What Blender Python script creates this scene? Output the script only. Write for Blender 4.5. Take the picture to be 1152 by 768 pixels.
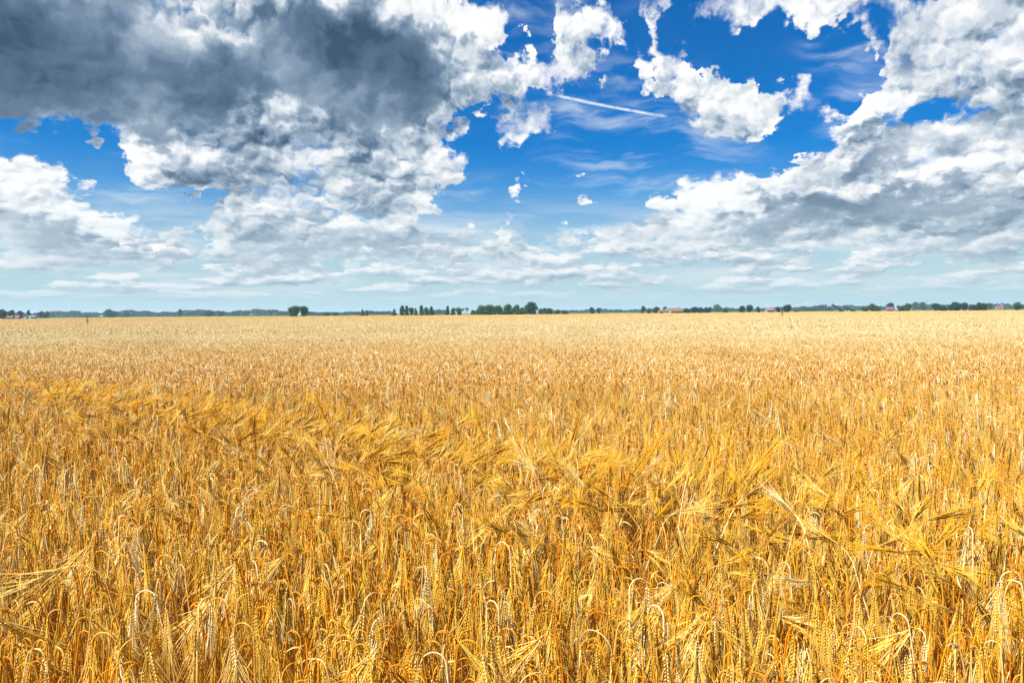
import bpy, bmesh, math, random
import numpy as np
from mathutils import Vector, Matrix, Euler

for o in list(bpy.data.objects):
    bpy.data.objects.remove(o, do_unlink=True)
R = math.radians
PI = math.pi
scene = bpy.context.scene
COL = scene.collection

# ------------------------------------------------------------------ camera
CAM_H = 1.75
F = 26.0 / 36.0                      # focal length in picture widths
PITCH, ROLL = 2.22, 0.50             # degrees: nose down, tilted clockwise
cam_data = bpy.data.cameras.new('camera')
cam_data.lens, cam_data.sensor_width = 26.0, 36.0
cam_data.clip_start, cam_data.clip_end = 0.1, 40000
cam = bpy.data.objects.new('camera', cam_data)
COL.objects.link(cam)
cam.matrix_world = (Matrix.Translation((0, 0, CAM_H)) @ Matrix.Rotation(R(90 - PITCH), 4, 'X')
                    @ Matrix.Rotation(R(-ROLL), 4, 'Z'))
scene.camera = cam
CAM_R = cam.matrix_world.to_3x3()

def look(px, py):
    """direction in the world seen at this point of the 1152 x 768 photograph"""
    return (CAM_R @ Vector(((px - 576) / 1152.0, (384 - py) / 1152.0, -F))).normalized()

def azel(px, py):
    d = look(px, py)
    return math.atan2(d.x, d.y), math.asin(d.z)

# ------------------------------------------------------------------ render settings, exposure
scene.view_settings.view_transform = 'Standard'
scene.view_settings.look = 'None'
EXPOSURE = 1.31                      # exposed for the crop
scene.view_settings.exposure = EXPOSURE
scene.view_settings.gamma = 1.0
scene.render.engine = 'CYCLES'
scene.cycles.max_bounces = 7
scene.cycles.diffuse_bounces = 3
scene.cycles.transmission_bounces = 5
scene.cycles.transparent_max_bounces = 6
scene.cycles.volume_bounces = 0
scene.cycles.sample_clamp_indirect = 6.0
scene.cycles.use_adaptive_sampling = True
scene.cycles.adaptive_threshold = 0.02

SUN_EL, SUN_AZ = 55.0, -122.0         # azimuth clockwise from +Y (the view)

# ------------------------------------------------------------------ node helper
class Sock:
    def __init__(s, net, out): s.net, s.out = net, out
    def __add__(s, b): return s.net.m('ADD', s, b)
    __radd__ = __add__
    def __sub__(s, b): return s.net.m('SUBTRACT', s, b)
    def __rsub__(s, b): return s.net.m('SUBTRACT', b, s)
    def __mul__(s, b): return s.net.m('MULTIPLY', s, b)
    __rmul__ = __mul__
    def __truediv__(s, b): return s.net.m('DIVIDE', s, b)

class Net:
    def __init__(s, tree): s.t = tree
    def node(s, kind, **kw):
        n = s.t.nodes.new(kind)
        for k, v in kw.items(): setattr(n, k, v)
        return n
    def put(s, sock, v):
        if isinstance(v, Sock): s.t.links.new(v.out, sock)
        elif v is not None: sock.default_value = v
    def m(s, op, a, b=None, c=None, clamp=False):
        n = s.node('ShaderNodeMath', operation=op, use_clamp=clamp)
        s.put(n.inputs[0], a); s.put(n.inputs[1], b)
        if c is not None: s.put(n.inputs[2], c)
        return Sock(s, n.outputs[0])
    def step(s, v, lo, hi, a=0.0, b=1.0, mode='SMOOTHSTEP'):
        n = s.node('ShaderNodeMapRange', interpolation_type=mode)
        for i, q in enumerate((v, lo, hi, a, b)): s.put(n.inputs[i], q)
        return Sock(s, n.outputs[0])
    def xyz(s, x, y, z=0.0):
        n = s.node('ShaderNodeCombineXYZ')
        for i, q in enumerate((x, y, z)): s.put(n.inputs[i], q)
        return Sock(s, n.outputs[0])
    def sep(s, v):
        n = s.node('ShaderNodeSeparateXYZ'); s.put(n.inputs[0], v)
        return [Sock(s, o) for o in n.outputs]
    def v(s, op, a, b=None, scale=None, c=None):
        n = s.node('ShaderNodeVectorMath', operation=op)
        s.put(n.inputs[0], a)
        if b is not None: s.put(n.inputs[1], b)
        if c is not None: s.put(n.inputs[2], c)
        if scale is not None: s.put(n.inputs['Scale'], scale)
        return Sock(s, n.outputs['Value' if op in ('LENGTH', 'DOT_PRODUCT', 'DISTANCE') else 'Vector'])
    def noise(s, vec, scale, detail=4, rough=0.55, dims='2D', color=False, dist=0.0, lac=2.0):
        n = s.node('ShaderNodeTexNoise', noise_dimensions=dims)
        s.put(n.inputs['Vector'], vec); s.put(n.inputs['Scale'], scale)
        s.put(n.inputs['Detail'], detail); s.put(n.inputs['Roughness'], rough)
        s.put(n.inputs['Distortion'], dist); s.put(n.inputs['Lacunarity'], lac)
        return Sock(s, n.outputs['Color' if color else 0])
    def voro(s, vec, scale, detail=3, rough=0.5, feature='F1', dims='2D', smooth=0.3):
        n = s.node('ShaderNodeTexVoronoi', voronoi_dimensions=dims, feature=feature)
        s.put(n.inputs['Vector'], vec); s.put(n.inputs['Scale'], scale)
        s.put(n.inputs['Detail'], detail); s.put(n.inputs['Roughness'], rough)
        if feature == 'SMOOTH_F1': s.put(n.inputs['Smoothness'], smooth)
        n.normalize = True
        return Sock(s, n.outputs['Distance'])
    def mix(s, f, a, b, kind='RGBA', blend='MIX'):
        n = s.node('ShaderNodeMix', data_type=kind, blend_type=blend)
        i, j, o = (6, 7, 2) if kind == 'RGBA' else (2, 3, 0)
        s.put(n.inputs[0], f)
        s.put(n.inputs[i], rgb(a) if kind == 'RGBA' else a); s.put(n.inputs[j], rgb(b) if kind == 'RGBA' else b)
        return Sock(s, n.outputs[o])
    def ramp(s, f, stops, mode='LINEAR'):
        n = s.node('ShaderNodeValToRGB'); n.color_ramp.interpolation = mode
        e = n.color_ramp.elements
        while len(e) < len(stops): e.new(0.5)
        for q, (p, c) in zip(e, stops): q.position, q.color = p, rgb(c)
        s.put(n.inputs[0], f)
        return Sock(s, n.outputs[0])
    def blob(s, vec, cx, cy, rx, ry, rot=0.0):
        """a soft round mound, 1 in the middle, 0 beyond the radii (radians on the sky)"""
        n = s.node('ShaderNodeMapping', vector_type='TEXTURE')
        s.put(n.inputs[0], vec)
        n.inputs['Location'].default_value = (cx, cy, 0)
        n.inputs['Rotation'].default_value = (0, 0, R(rot))
        n.inputs['Scale'].default_value = (rx, ry, 1)
        g = s.node('ShaderNodeTexGradient', gradient_type='SPHERICAL')
        s.t.links.new(n.outputs[0], g.inputs[0])
        return Sock(s, g.outputs['Fac'])

def rgb(c):
    if isinstance(c, (tuple, list)) and len(c) == 3: return (*c, 1.0)
    return c

def srgb(h):
    """hex as picked in a picture -> linear"""
    v = [int(h[i:i + 2], 16) / 255 for i in (0, 2, 4)]
    return tuple(x / 12.92 if x <= 0.04045 else ((x + 0.055) / 1.055) ** 2.4 for x in v)

# ------------------------------------------------------------------ the sky: clear air, cumulus, high wisps
world = bpy.data.worlds.new('World')
scene.world = world
world.use_nodes = True
wt = world.node_tree
wt.nodes.clear()
W = Net(wt)
SKY_LEVEL = 0.41
SKY_STRENGTH = 0.13 

# clouds as (x, y, half-width, half-height, turn, weight): where they stand on the sky
COVER = [
    # great dark cumulus overhead on the left
    (120, 40, 420, 150, 0, 1.5), (330, 60, 260, 130, 0, 1.3), (60, 110, 260, 70, -4, 0.9), (445, 90, 130, 110, 0, 1.0), (172, 95, 60, 50, 0, 0.8), (415, 112, 70, 50, 0, 0.8), (112, 92, 70, 46, 0, 0.7),
    (520, 85, 90, 90, 30, 0.9), (500, 25, 90, 60, 0, 0.6), (565, 90, 50, 50, 30, 0.55), (575, 12, 50, 30, 0, 0.5),
    # the white heap under it
    (300, 150, 180, 70, 0, 1.0), (190, 180, 110, 40, 10, 0.75), (330, 215, 200, 100, 0, 1.3), (430, 200, 110, 110, 0, 1.0),
    (370, 262, 160, 45, 0, 0.85), (265, 275, 95, 45, 0, 0.75), (470, 215, 60, 90, -10, 0.5),
    # left edge
    (20, 193, 80, 36, 0, 0.9), (50, 255, 150, 65, 0, 1.2), (20, 292, 120, 24, 0, 0.5), (110, 245, 70, 40, 0, 0.5),
    # broken pieces in the middle of the blue
    (745, 75, 270, 120, 0, 0.42), (648, 38, 90, 90, 40, 0.62), (612, 90, 56, 56, 20, 0.50), (742, 36, 60, 60, 30, 0.50), (690, 8, 60, 40, 0, 0.4),
    (588, 147, 52, 32, 12, 1.4), (553, 256, 54, 30, 0, 1.9), (512, 246, 50, 34, 0, -1.0), (600, 262, 50, 20, 0, -0.6), (1000, 125, 60, 24, 20, -0.5), (592, 215, 44, 22, 20, 1.5), (659, 218, 34, 26, 0, 1.5),
    (825, 6, 100, 56, 0, 0.9), (860, 14, 60, 50, 20, 0.4), (940, 2, 80, 44, 0, 0.95),
    (800, 86, 70, 58, -20, 0.66), (835, 124, 86, 58, 0, 0.66), (690, 122, 90, 30, -10, -0.9), (868, 118, 100, 52, -8, 0.66), (735, 75, 50, 30, 0, 0.5),
    # the long bank on the right
    (1120, 60, 170, 110, 30, 1.3), (1010, 95, 120, 55, 30, 0.8), (1060, 155, 200, 90, 18, 1.15), (930, 190, 130, 60, 20, 0.9),
    (960, 228, 220, 66, 5, 1.2), (800, 235, 110, 60, 15, 1.1), (735, 262, 90, 45, 0, 0.9), (1120, 235, 150, 64, 0, 1.0),
    (1080, 275, 150, 30, 0, 0.6), (860, 275, 160, 24, 0, 0.5), (1070, 22, 100, 46, 10, 0.6),
    # far heaps low in the middle
    (660, 272, 80, 30, 0, 1.1), (570, 290, 80, 24, 0, 1.0),
    (180, 283, 36, 12, 0, 1.1),
    
    # holes of blue
    (70, 165, 150, 34, -2, -1.0), (150, 222, 90, 26, -14, -0.9), (600, 180, 130, 75, 0, -0.5), (860, 60, 120, 45, -10, -0.8),
    (880, 165, 70, 26, 15, -0.5), (630, 235, 130, 46, 0, -0.4), (190, 255, 70, 30, 20, -0.9), (500, 265, 60, 26, 0, -0.8), (600, 20, 36, 40, 0, -0.9), (690, 90, 40, 46, 30, -0.9), (770, 30, 30, 40, 0, -0.6), (945, 60, 100, 46, -20, -0.8), (900, 165, 50, 26, 0, -0.5), (890, 150, 60, 26, 0, -0.6), (545, 170, 40, 50, 0, -0.5), (770, 60, 50, 24, 30, -0.5), (718, 40, 20, 60, 10, -0.5), (590, 40, 30, 60, 20, -0.5), (698, 80, 34, 34, 0, -0.5), (930, 110, 30, 40, 0, -0.4), (180, 300, 70, 12, 0, -0.4),
]
# heaviness: > 0 thick and shaded below, < 0 thin and sunlit
SHADE = [
    (70, 50, 300, 130, 0, 1.0), (90, 115, 260, 50, -2, 0.9), (300, 75, 330, 80, 0, 0.9), (440, 60, 140, 90, 0, 0.9), (415, 125, 90, 55, 0, 0.9),
    (210, 10, 110, 50, 0, -0.75), (225, 62, 110, 36, 10, -0.35), (20, 20, 60, 40, 0, -0.2),
    (290, 135, 150, 30, 0, -0.9), (150, 182, 70, 30, 0, -0.7), (515, 45, 45, 100, 10, -0.7), (560, 85, 60, 70, 0, -0.8), (110, 155, 90, 20, 0, -0.3),
    (305, 218, 80, 38, 0, 0.45), (425, 205, 60, 50, 0, 0.45), (380, 270, 190, 28, 0, 1.0), (250, 290, 110, 20, 0, 0.6), (215, 185, 50, 20, 0, 0.3),
    (20, 275, 110, 40, 0, 0.85), (260, 165, 70, 24, 0, -0.5), (485, 215, 40, 70, 0, -0.7), (360, 175, 60, 30, 0, -0.3), (300, 262, 60, 20, 0, -0.4),
    (1000, 172, 160, 32, 8, 1.0), (1110, 130, 110, 60, 0, 0.15), (920, 240, 180, 28, 4, 1.1), (1060, 228, 180, 34, 4, 0.6), (1080, 25, 120, 50, 20, 0.7),
    (985, 20, 60, 50, 0, 0.6), (1110, 280, 110, 30, 0, 0.5), (740, 265, 60, 22, 0, 0.6), (830, 292, 150, 18, 0, 0.5), (900, 205, 60, 20, 0, 0.3),
    (1110, 75, 110, 50, 30, -0.7), (1000, 95, 90, 40, 30, -0.5), (549, 257, 40, 24, 0, -0.6), (930, 160, 110, 30, 20, -0.6), (800, 212, 70, 30, 20, -0.7), (1120, 192, 90, 22, 0, -0.6), (970, 212, 60, 16, 0, -0.5),
    (510, 300, 60, 14, 0, 0.5), (650, 294, 100, 14, 0, 0.5), (800, 100, 40, 30, 0, 0.25),
]

def sky_blobs(vec, table):
    acc = None
    k = 1.0 / (1152 * F)
    for x, y, rx, ry, rot, wgt in table:
        a, e = azel(x, y)
        b = W.blob(vec, a, e, rx * k, ry * k, rot)
        acc = b * wgt if acc is None else W.m('MULTIPLY_ADD', b, wgt, acc)
    return acc

tc = W.node('ShaderNodeTexCoord')
dvec = Sock(W, tc.outputs['Generated'])
dx, dy, dz = W.sep(dvec)
az = W.m('ARCTAN2', dx, dy)
el = W.m('ARCSINE', dz)
uv = W.xyz(az, el)
# cloud detail gets finer towards the horizon
fall = W.m('MAXIMUM', el, 0.0) + 0.16
npos = W.xyz(az * 2.3, W.m('LOGARITHM', fall, math.e) * 1.15)
warp = W.v('SUBTRACT', W.noise(npos, 4.0, 3, 0.5, color=True), (0.5, 0.5, 0.5))
frill = W.v('SUBTRACT', W.noise(npos, 26.0, 4, 0.6, color=True), (0.5, 0.5, 0.5))
npos_w = W.v('MULTIPLY_ADD', warp, (0.10, 0.08, 0.0), c=npos)
npos_w = W.v('MULTIPLY_ADD', frill, (0.045, 0.045, 0.0), c=npos_w)
rag = W.v('SUBTRACT', W.noise(npos, 9.0, 4, 0.6, color=True), (0.5, 0.5, 0.5))
uv_w = W.v('MULTIPLY_ADD', warp, (0.06, 0.05, 0.0), c=uv)
uv_w = W.v('MULTIPLY_ADD', rag, (0.115, 0.095, 0.0), c=uv_w)

def domes(vec, scale):
    """round heads with creases between them, 0 .. 1"""
    d = W.voro(vec, scale, 0, 0.5, 'F1')
    return 1.0 - d * d * 1.6

def heaps(vec):
    """the big heads of the cumulus"""
    h = (W.noise(vec, 2.4, 5, 0.60) - 0.5) * 3.4
    return W.m('MULTIPLY_ADD', domes(vec, 5.5), 0.70, h)

def puffs(vec):
    """the small heads on them"""
    h = domes(W.v('ADD', vec, (3.1, 7.7, 0)), 11.0) * 0.60
    h = W.m('MULTIPLY_ADD', domes(W.v('ADD', vec, (1.7, 2.3, 0)), 23.0), 0.32, h)
    return W.m('MULTIPLY_ADD', domes(W.v('ADD', vec, (5.7, 1.3, 0)), 47.0), 0.17, h)

def spread(vec_uv):
    c = sky_blobs(vec_uv, COVER)
    return W.m('SMOOTH_MIN', c, 1.0, 0.4)

back = W.step(W.m('ABSOLUTE', az), 0.75, 1.2)               # the part of the sky behind and beside the view
c_back = back * ((W.noise(npos, 1.4, 2, 0.5) - 0.5) * 3.0 + 0.25)
cover = spread(uv_w) + c_back
above = spread(W.v('ADD', uv_w, (-0.010, 0.042, 0.0))) + c_back
h0 = heaps(npos_w); h1 = heaps(W.v('ADD', npos_w, (-0.03, 0.085, 0.0)))
p0 = puffs(npos_w); p1 = puffs(W.v('ADD', npos_w, (-0.010, 0.022, 0.0)))
torn = W.noise(npos_w, 14.0, 6, 0.62) - 0.5
shade = sky_blobs(uv_w, SHADE)
heavy = W.m('MAXIMUM', shade, 0.0)
den = heavy * 0.30 + cover * 1.45 + h0 * 0.60 + p0 * 0.30 + torn * 0.7 - 1.45
den_up = above * 1.45 + h1 * 0.60 - 1.17                     # how much cloud stands between here and the sun
soft = W.step(W.noise(npos, 5.0, 3, 0.5), 0.38, 0.66, 0.20, 0.75)
alpha = W.step(den / soft, -0.15, 1.0)
rolls = (W.noise(W.v('MULTIPLY', npos, (1.0, 1.7, 1.0)), 2.6, 3, 0.45) - 0.5) * W.m('MINIMUM', heavy, 1.0)
relief = (p0 - p1) * 1.25 + (h0 - h1) * 0.34                  # > 0 on sides turned to the sun
calm = W.step(shade, 0.25, 0.8, 1.0, 0.22)                    # the shaded undersides are smoother
dim = W.m('MAXIMUM', den_up, 0.0)
dim = dim / (dim + 0.75) * W.step(el, 0.06, 0.24, 0.60, 1.0)
lit = 0.96 + relief * calm - W.m('SMOOTH_MIN', shade, 1.05, 0.5) * 0.38 - dim * 0.82 + torn * calm * 0.36 + rolls * 0.85
lit = W.m('MAXIMUM', W.m('MINIMUM', lit, 1.15), 0.0)
ccol = W.ramp(lit / 1.15, [(0.0, srgb('3b536d')), (0.22, srgb('667f9a')), (0.45, srgb('a3b5c7')), (0.64, srgb('d6dfe8')), (0.80, srgb('f3f5f8')), (1.0, (1.06, 1.06, 1.06))])

sky = W.node('ShaderNodeTexSky', sky_type='NISHITA')
sky.sun_disc = False
sky.sun_elevation = R(SUN_EL)
sky.sun_rotation = R(SUN_AZ)
sky.altitude = 0
sky.air_density, sky.dust_density, sky.ozone_density = 1.0, 0.4, 2.2
air = W.v('SCALE', Sock(W, sky.outputs[0]), scale=SKY_STRENGTH)
hs = W.node('ShaderNodeHueSaturation')
W.put(hs.inputs['Color'], air)
hs.inputs['Saturation'].default_value = 1.95
hs.inputs['Value'].default_value = 1.0
clear = W.v('MULTIPLY', Sock(W, hs.outputs[0]), (0.88, 0.74, 0.94))       # a polarised, deeper blue
# thin high wisps
wis = W.noise(W.v('MULTIPLY', W.v('MULTIPLY_ADD', warp, (0.20, 0.13, 0.0), c=npos), (1.6, 8.0, 1.0)), 1.5, 6, 0.6)
wis = W.step(wis, 0.46, 0.78) * W.step(W.noise(npos, 2.2, 2, 0.5), 0.35, 0.65) * 0.55
clear = W.mix(wis, clear, (0.80, 0.90, 1.0))
# long flat layers far away over the horizon
strata = W.noise(W.v('MULTIPLY', W.v('MULTIPLY_ADD', warp, (0.03, 0.008, 0.0), c=uv), (5.0, 42.0, 1.0)), 1.0, 6, 0.6)
strata = W.step(strata, 0.42, 0.66) * W.step(el, 0.005, 0.05) * W.step(el, 0.08, 0.17, 0.6, 0.0)
haze_amt = W.step(el, 0.0, 0.22, 0.9, 0.0)
clear = W.mix(haze_amt, clear, srgb('b2d6de'))
clear = W.mix(strata, clear, srgb('dfe8ec'))
# vapour trail of an aeroplane
a0, e0 = azel(622, 107); a1, e1 = azel(752, 132)
tl = math.hypot(a1 - a0, e1 - e0); ang = math.atan2(e1 - e0, a1 - a0)
mp = W.node('ShaderNodeMapping', vector_type='TEXTURE')
W.put(mp.inputs[0], W.v('MULTIPLY_ADD', warp, (0.004, 0.004, 0.0), c=uv))
mp.inputs['Location'].default_value = ((a0 + a1) / 2, (e0 + e1) / 2, 0)
mp.inputs['Rotation'].default_value = (0, 0, ang)
tx, ty, _ = W.sep(Sock(W, mp.outputs[0]))
trail = W.step(W.m('ABSOLUTE', tx), tl * 0.40, tl * 0.52, 1.0, 0.0) * W.step(W.m('ABSOLUTE', ty), 0.0003, 0.0027, 1.0, 0.0)
trail = trail * W.step(W.noise(uv, 60, 3), 0.3, 0.6, 0.45, 0.95)
clear = W.mix(trail, clear, (0.82, 0.93, 1.0))
far_cloud = W.step(el, 0.02, 0.20, 0.45, 0.0)                # distant clouds sink into the air
ccol = W.mix(far_cloud, ccol, srgb('c4d8e0'))
alpha = alpha * W.step(el, 0.02, 0.10, 0.0, 1.0)
# rows of small cumulus far away, low over the plain
rp = W.xyz(az * 15.0, W.m('LOGARITHM', W.m('MAXIMUM', el, 0.0) + 0.035, math.e) * 4.6)
rp = W.v('MULTIPLY_ADD', frill, (0.35, 0.25, 0.0), c=rp)
def rows(vec): return (W.noise(vec, 0.75, 5, 0.58) - 0.5) * 2.0 + domes(vec, 1.3) * 0.45 - 0.28
r0 = rows(rp); r1 = rows(W.v('ADD', rp, (-0.08, 0.34, 0.0)))
rband = W.step(el, 0.010, 0.040) * W.step(el, 0.085, 0.13, 1.0, 0.0)
ralpha = W.step(r0, -0.05, 0.13) * rband
rcol = W.ramp((r0 - r1) * 0.9 + 0.50, [(0.15, srgb('7f98ad')), (0.45, srgb('b9cad6')), (0.72, srgb('ffffff'))])
rcol = W.mix(W.step(el, 0.01, 0.10, 0.45, 0.0), rcol, srgb('bfd5de'))
clear = W.mix(ralpha, clear, rcol)
col = W.mix(alpha, clear, ccol)
bg = W.node('ShaderNodeBackground')
W.put(bg.inputs['Color'], col)
bg.inputs['Strength'].default_value = SKY_LEVEL
wo = W.node('ShaderNodeOutputWorld')
wt.links.new(bg.outputs[0], wo.inputs['Surface'])
world.cycles.sampling_method = 'MANUAL'
world.cycles.sample_map_resolution = 512

# ------------------------------------------------------------------ the sun
sun_data = bpy.data.lights.new('sun', 'SUN')
sun_data.energy = 5.0
sun_data.angle = R(0.53)
sun_data.color = (1.0, 0.965, 0.89)
sun = bpy.data.objects.new('sun', sun_data)
COL.objects.link(sun)
sdir = Vector((math.sin(R(SUN_AZ)) * math.cos(R(SUN_EL)), math.cos(R(SUN_AZ)) * math.cos(R(SUN_EL)), math.sin(R(SUN_EL))))
sun.rotation_euler = sdir.to_track_quat('Z', 'Y').to_euler()
sun.location = (0, 0, 60)

# ------------------------------------------------------------------ object helpers
def put(name, me, mats=(), parent=None, loc=(0, 0, 0)):
    o = bpy.data.objects.new(name, me)
    COL.objects.link(o)
    if me is not None:
        for m in mats: me.materials.append(m)
    o.parent = parent
    o.location = loc
    return o

def tag(o, label=None, cat=None, group=None, kind=None):
    if label: o['label'] = label
    if cat: o['category'] = cat
    if group: o['group'] = group
    if kind: o['kind'] = kind
    return o

class MB:
    """collects vertices and faces, each with a material slot and a shade number"""
    def __init__(s): s.v, s.f, s.mi, s.rnd = [], [], [], []
    def add(s, vs, fs, mi=0, rnd=0.5):
        b = len(s.v)
        s.v.extend(vs); s.rnd.extend([rnd] * len(vs))
        s.f.extend([tuple(b + i for i in f) for f in fs]); s.mi.extend([mi] * len(fs))
    def tube(s, pts, rad, n=4, mi=0, rnd=0.5, tip=False):
        pts = [Vector(p) for p in pts]
        vs, fs = [], []
        side = None
        for i, p in enumerate(pts):
            t = (pts[min(i + 1, len(pts) - 1)] - pts[max(i - 1, 0)]).normalized()
            if side is None:
                side = t.cross(Vector((0.3, 0.9, 0.1))).normalized()
            side = (side - t * side.dot(t)).normalized()
            up = t.cross(side)
            if tip and i == len(pts) - 1:
                vs.append(p); break
            for k in range(n):
                a = 2 * PI * k / n
                vs.append(p + (side * math.cos(a) + up * math.sin(a)) * rad[i])
        rings = len(pts) - (1 if tip else 0)
        for i in range(rings - 1):
            for k in range(n):
                fs.append((i * n + k, i * n + (k + 1) % n, (i + 1) * n + (k + 1) % n, (i + 1) * n + k))
        if tip:
            for k in range(n): fs.append(((rings - 1) * n + k, (rings - 1) * n + (k + 1) % n, rings * n))
        s.add(vs, fs, mi, rnd)
    def mesh(s, name, smooth=True):
        me = bpy.data.meshes.new(name)
        me.from_pydata([tuple(v) for v in s.v], [], s.f)
        me.polygons.foreach_set('material_index', s.mi)
        if smooth: me.polygons.foreach_set('use_smooth', [True] * len(s.f))
        at = me.attributes.new('rnd', 'FLOAT', 'POINT')
        at.data.foreach_set('value', s.rnd)
        me.update()
        return me

# ------------------------------------------------------------------ materials
def new_mat(name):
    m = bpy.data.materials.new(name)
    m.use_nodes = True
    m.node_tree.nodes.clear()
    n = Net(m.node_tree)
    return m, n

def finish(m, n, shader):
    o = n.node('ShaderNodeOutputMaterial')
    n.t.links.new(shader, o.inputs['Surface'])
    return m

def straw(name, base, pale, deep, trans=0.35, rough=0.5, gloss=0.12, bleach=1.0):
    """dry straw: every stalk its own tone, some light passes through"""
    m, n = new_mat(name)
    at = n.node('ShaderNodeAttribute', attribute_name='rnd')
    r0 = Sock(n, at.outputs['Fac'])
    oi = n.node('ShaderNodeObjectInfo')
    r1 = Sock(n, oi.outputs['Random'])
    geo = n.node('ShaderNodeNewGeometry')
    pos = Sock(n, geo.outputs['Position'])
    drift = n.noise(n.v('MULTIPLY', pos, (0.5, 0.22, 0.0)), 1.0, 4, 0.6, dims='3D')
    fleck = n.noise(pos, 160.0, 2, 0.6, dims='3D')
    px_, py_, pz_ = n.sep(pos)
    r1 = n.mix(n.step(py_, 8.9, 9.1), r1, n.m('FRACT', r0 * 7.31), 'FLOAT')
    t = r0 * 0.66 + r1 * 0.34
    side = n.noise(n.v('MULTIPLY', pos, (0.03, 0.02, 0.0)), 1.0, 3, 0.6, dims='3D')
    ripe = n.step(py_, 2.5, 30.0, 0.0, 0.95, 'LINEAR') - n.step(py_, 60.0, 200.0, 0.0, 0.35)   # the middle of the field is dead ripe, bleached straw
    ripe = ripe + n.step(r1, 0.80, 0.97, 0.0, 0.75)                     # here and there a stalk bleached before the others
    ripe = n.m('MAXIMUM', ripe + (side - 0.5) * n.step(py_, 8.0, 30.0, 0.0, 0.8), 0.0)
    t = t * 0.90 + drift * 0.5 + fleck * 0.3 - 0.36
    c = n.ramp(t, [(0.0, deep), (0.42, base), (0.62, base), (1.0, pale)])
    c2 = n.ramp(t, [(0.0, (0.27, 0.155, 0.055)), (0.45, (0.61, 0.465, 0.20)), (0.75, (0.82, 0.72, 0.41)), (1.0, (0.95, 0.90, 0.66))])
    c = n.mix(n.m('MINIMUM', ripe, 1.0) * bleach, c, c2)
    d = n.node('ShaderNodeBsdfPrincipled')
    n.put(d.inputs['Base Color'], c)
    d.inputs['Roughness'].default_value = rough
    d.inputs['Specular IOR Level'].default_value = gloss
    tr = n.node('ShaderNodeBsdfTranslucent')
    n.put(tr.inputs['Color'], c)
    mx = n.node('ShaderNodeMixShader')
    mx.inputs[0].default_value = trans
    n.t.links.new(d.outputs[0], mx.inputs[1]); n.t.links.new(tr.outputs[0], mx.inputs[2])
    return finish(m, n, mx.outputs[0])

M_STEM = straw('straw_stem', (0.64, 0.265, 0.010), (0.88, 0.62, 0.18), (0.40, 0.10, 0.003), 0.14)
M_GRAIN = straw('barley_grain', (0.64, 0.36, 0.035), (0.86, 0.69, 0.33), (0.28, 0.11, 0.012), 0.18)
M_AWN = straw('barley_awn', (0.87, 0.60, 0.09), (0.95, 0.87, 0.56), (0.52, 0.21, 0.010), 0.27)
M_LEAF = straw('dry_leaf', (0.84, 0.60, 0.20), (0.93, 0.84, 0.58), (0.64, 0.32, 0.04), 0.42)
M_DARK = straw('dark_grain', (0.20, 0.085, 0.012), (0.42, 0.22, 0.04), (0.09, 0.035, 0.006), 0.10, bleach=0.2)  # much darker brown grain for most of the straighter ears
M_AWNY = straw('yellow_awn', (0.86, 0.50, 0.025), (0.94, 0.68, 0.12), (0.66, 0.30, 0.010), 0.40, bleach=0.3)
CROP_MATS = (M_STEM, M_GRAIN, M_AWN, M_LEAF, M_DARK, M_AWNY)

# ------------------------------------------------------------------ one barley stalk
def neck_curve(h, lean, nod, neck, rng, seg=9):
    """stem points from the root to the base of the ear, bending towards +x; returns points and final angle"""
    a0 = lean
    pts = [Vector((0, 0, 0))]
    drop = neck * 0.6
    L = max(0.2, h - drop)
    wob = rng.uniform(-0.012, 0.012)
    n0 = 4
    for i in range(1, n0 + 1):
        t = i / n0
        pts.append(Vector((math.sin(a0) * L * t * t, wob * math.sin(t * PI), math.cos(a0 * 0.6) * L * t)))
    a = a0
    p = pts[-1].copy()
    for i in range(seg):
        da = (nod - a0) / seg
        a += da
        p = p + Vector((math.sin(a - da / 2), 0, math.cos(a - da / 2))) * (neck / seg)
        pts.append(p.copy())
    return pts, a

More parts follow.
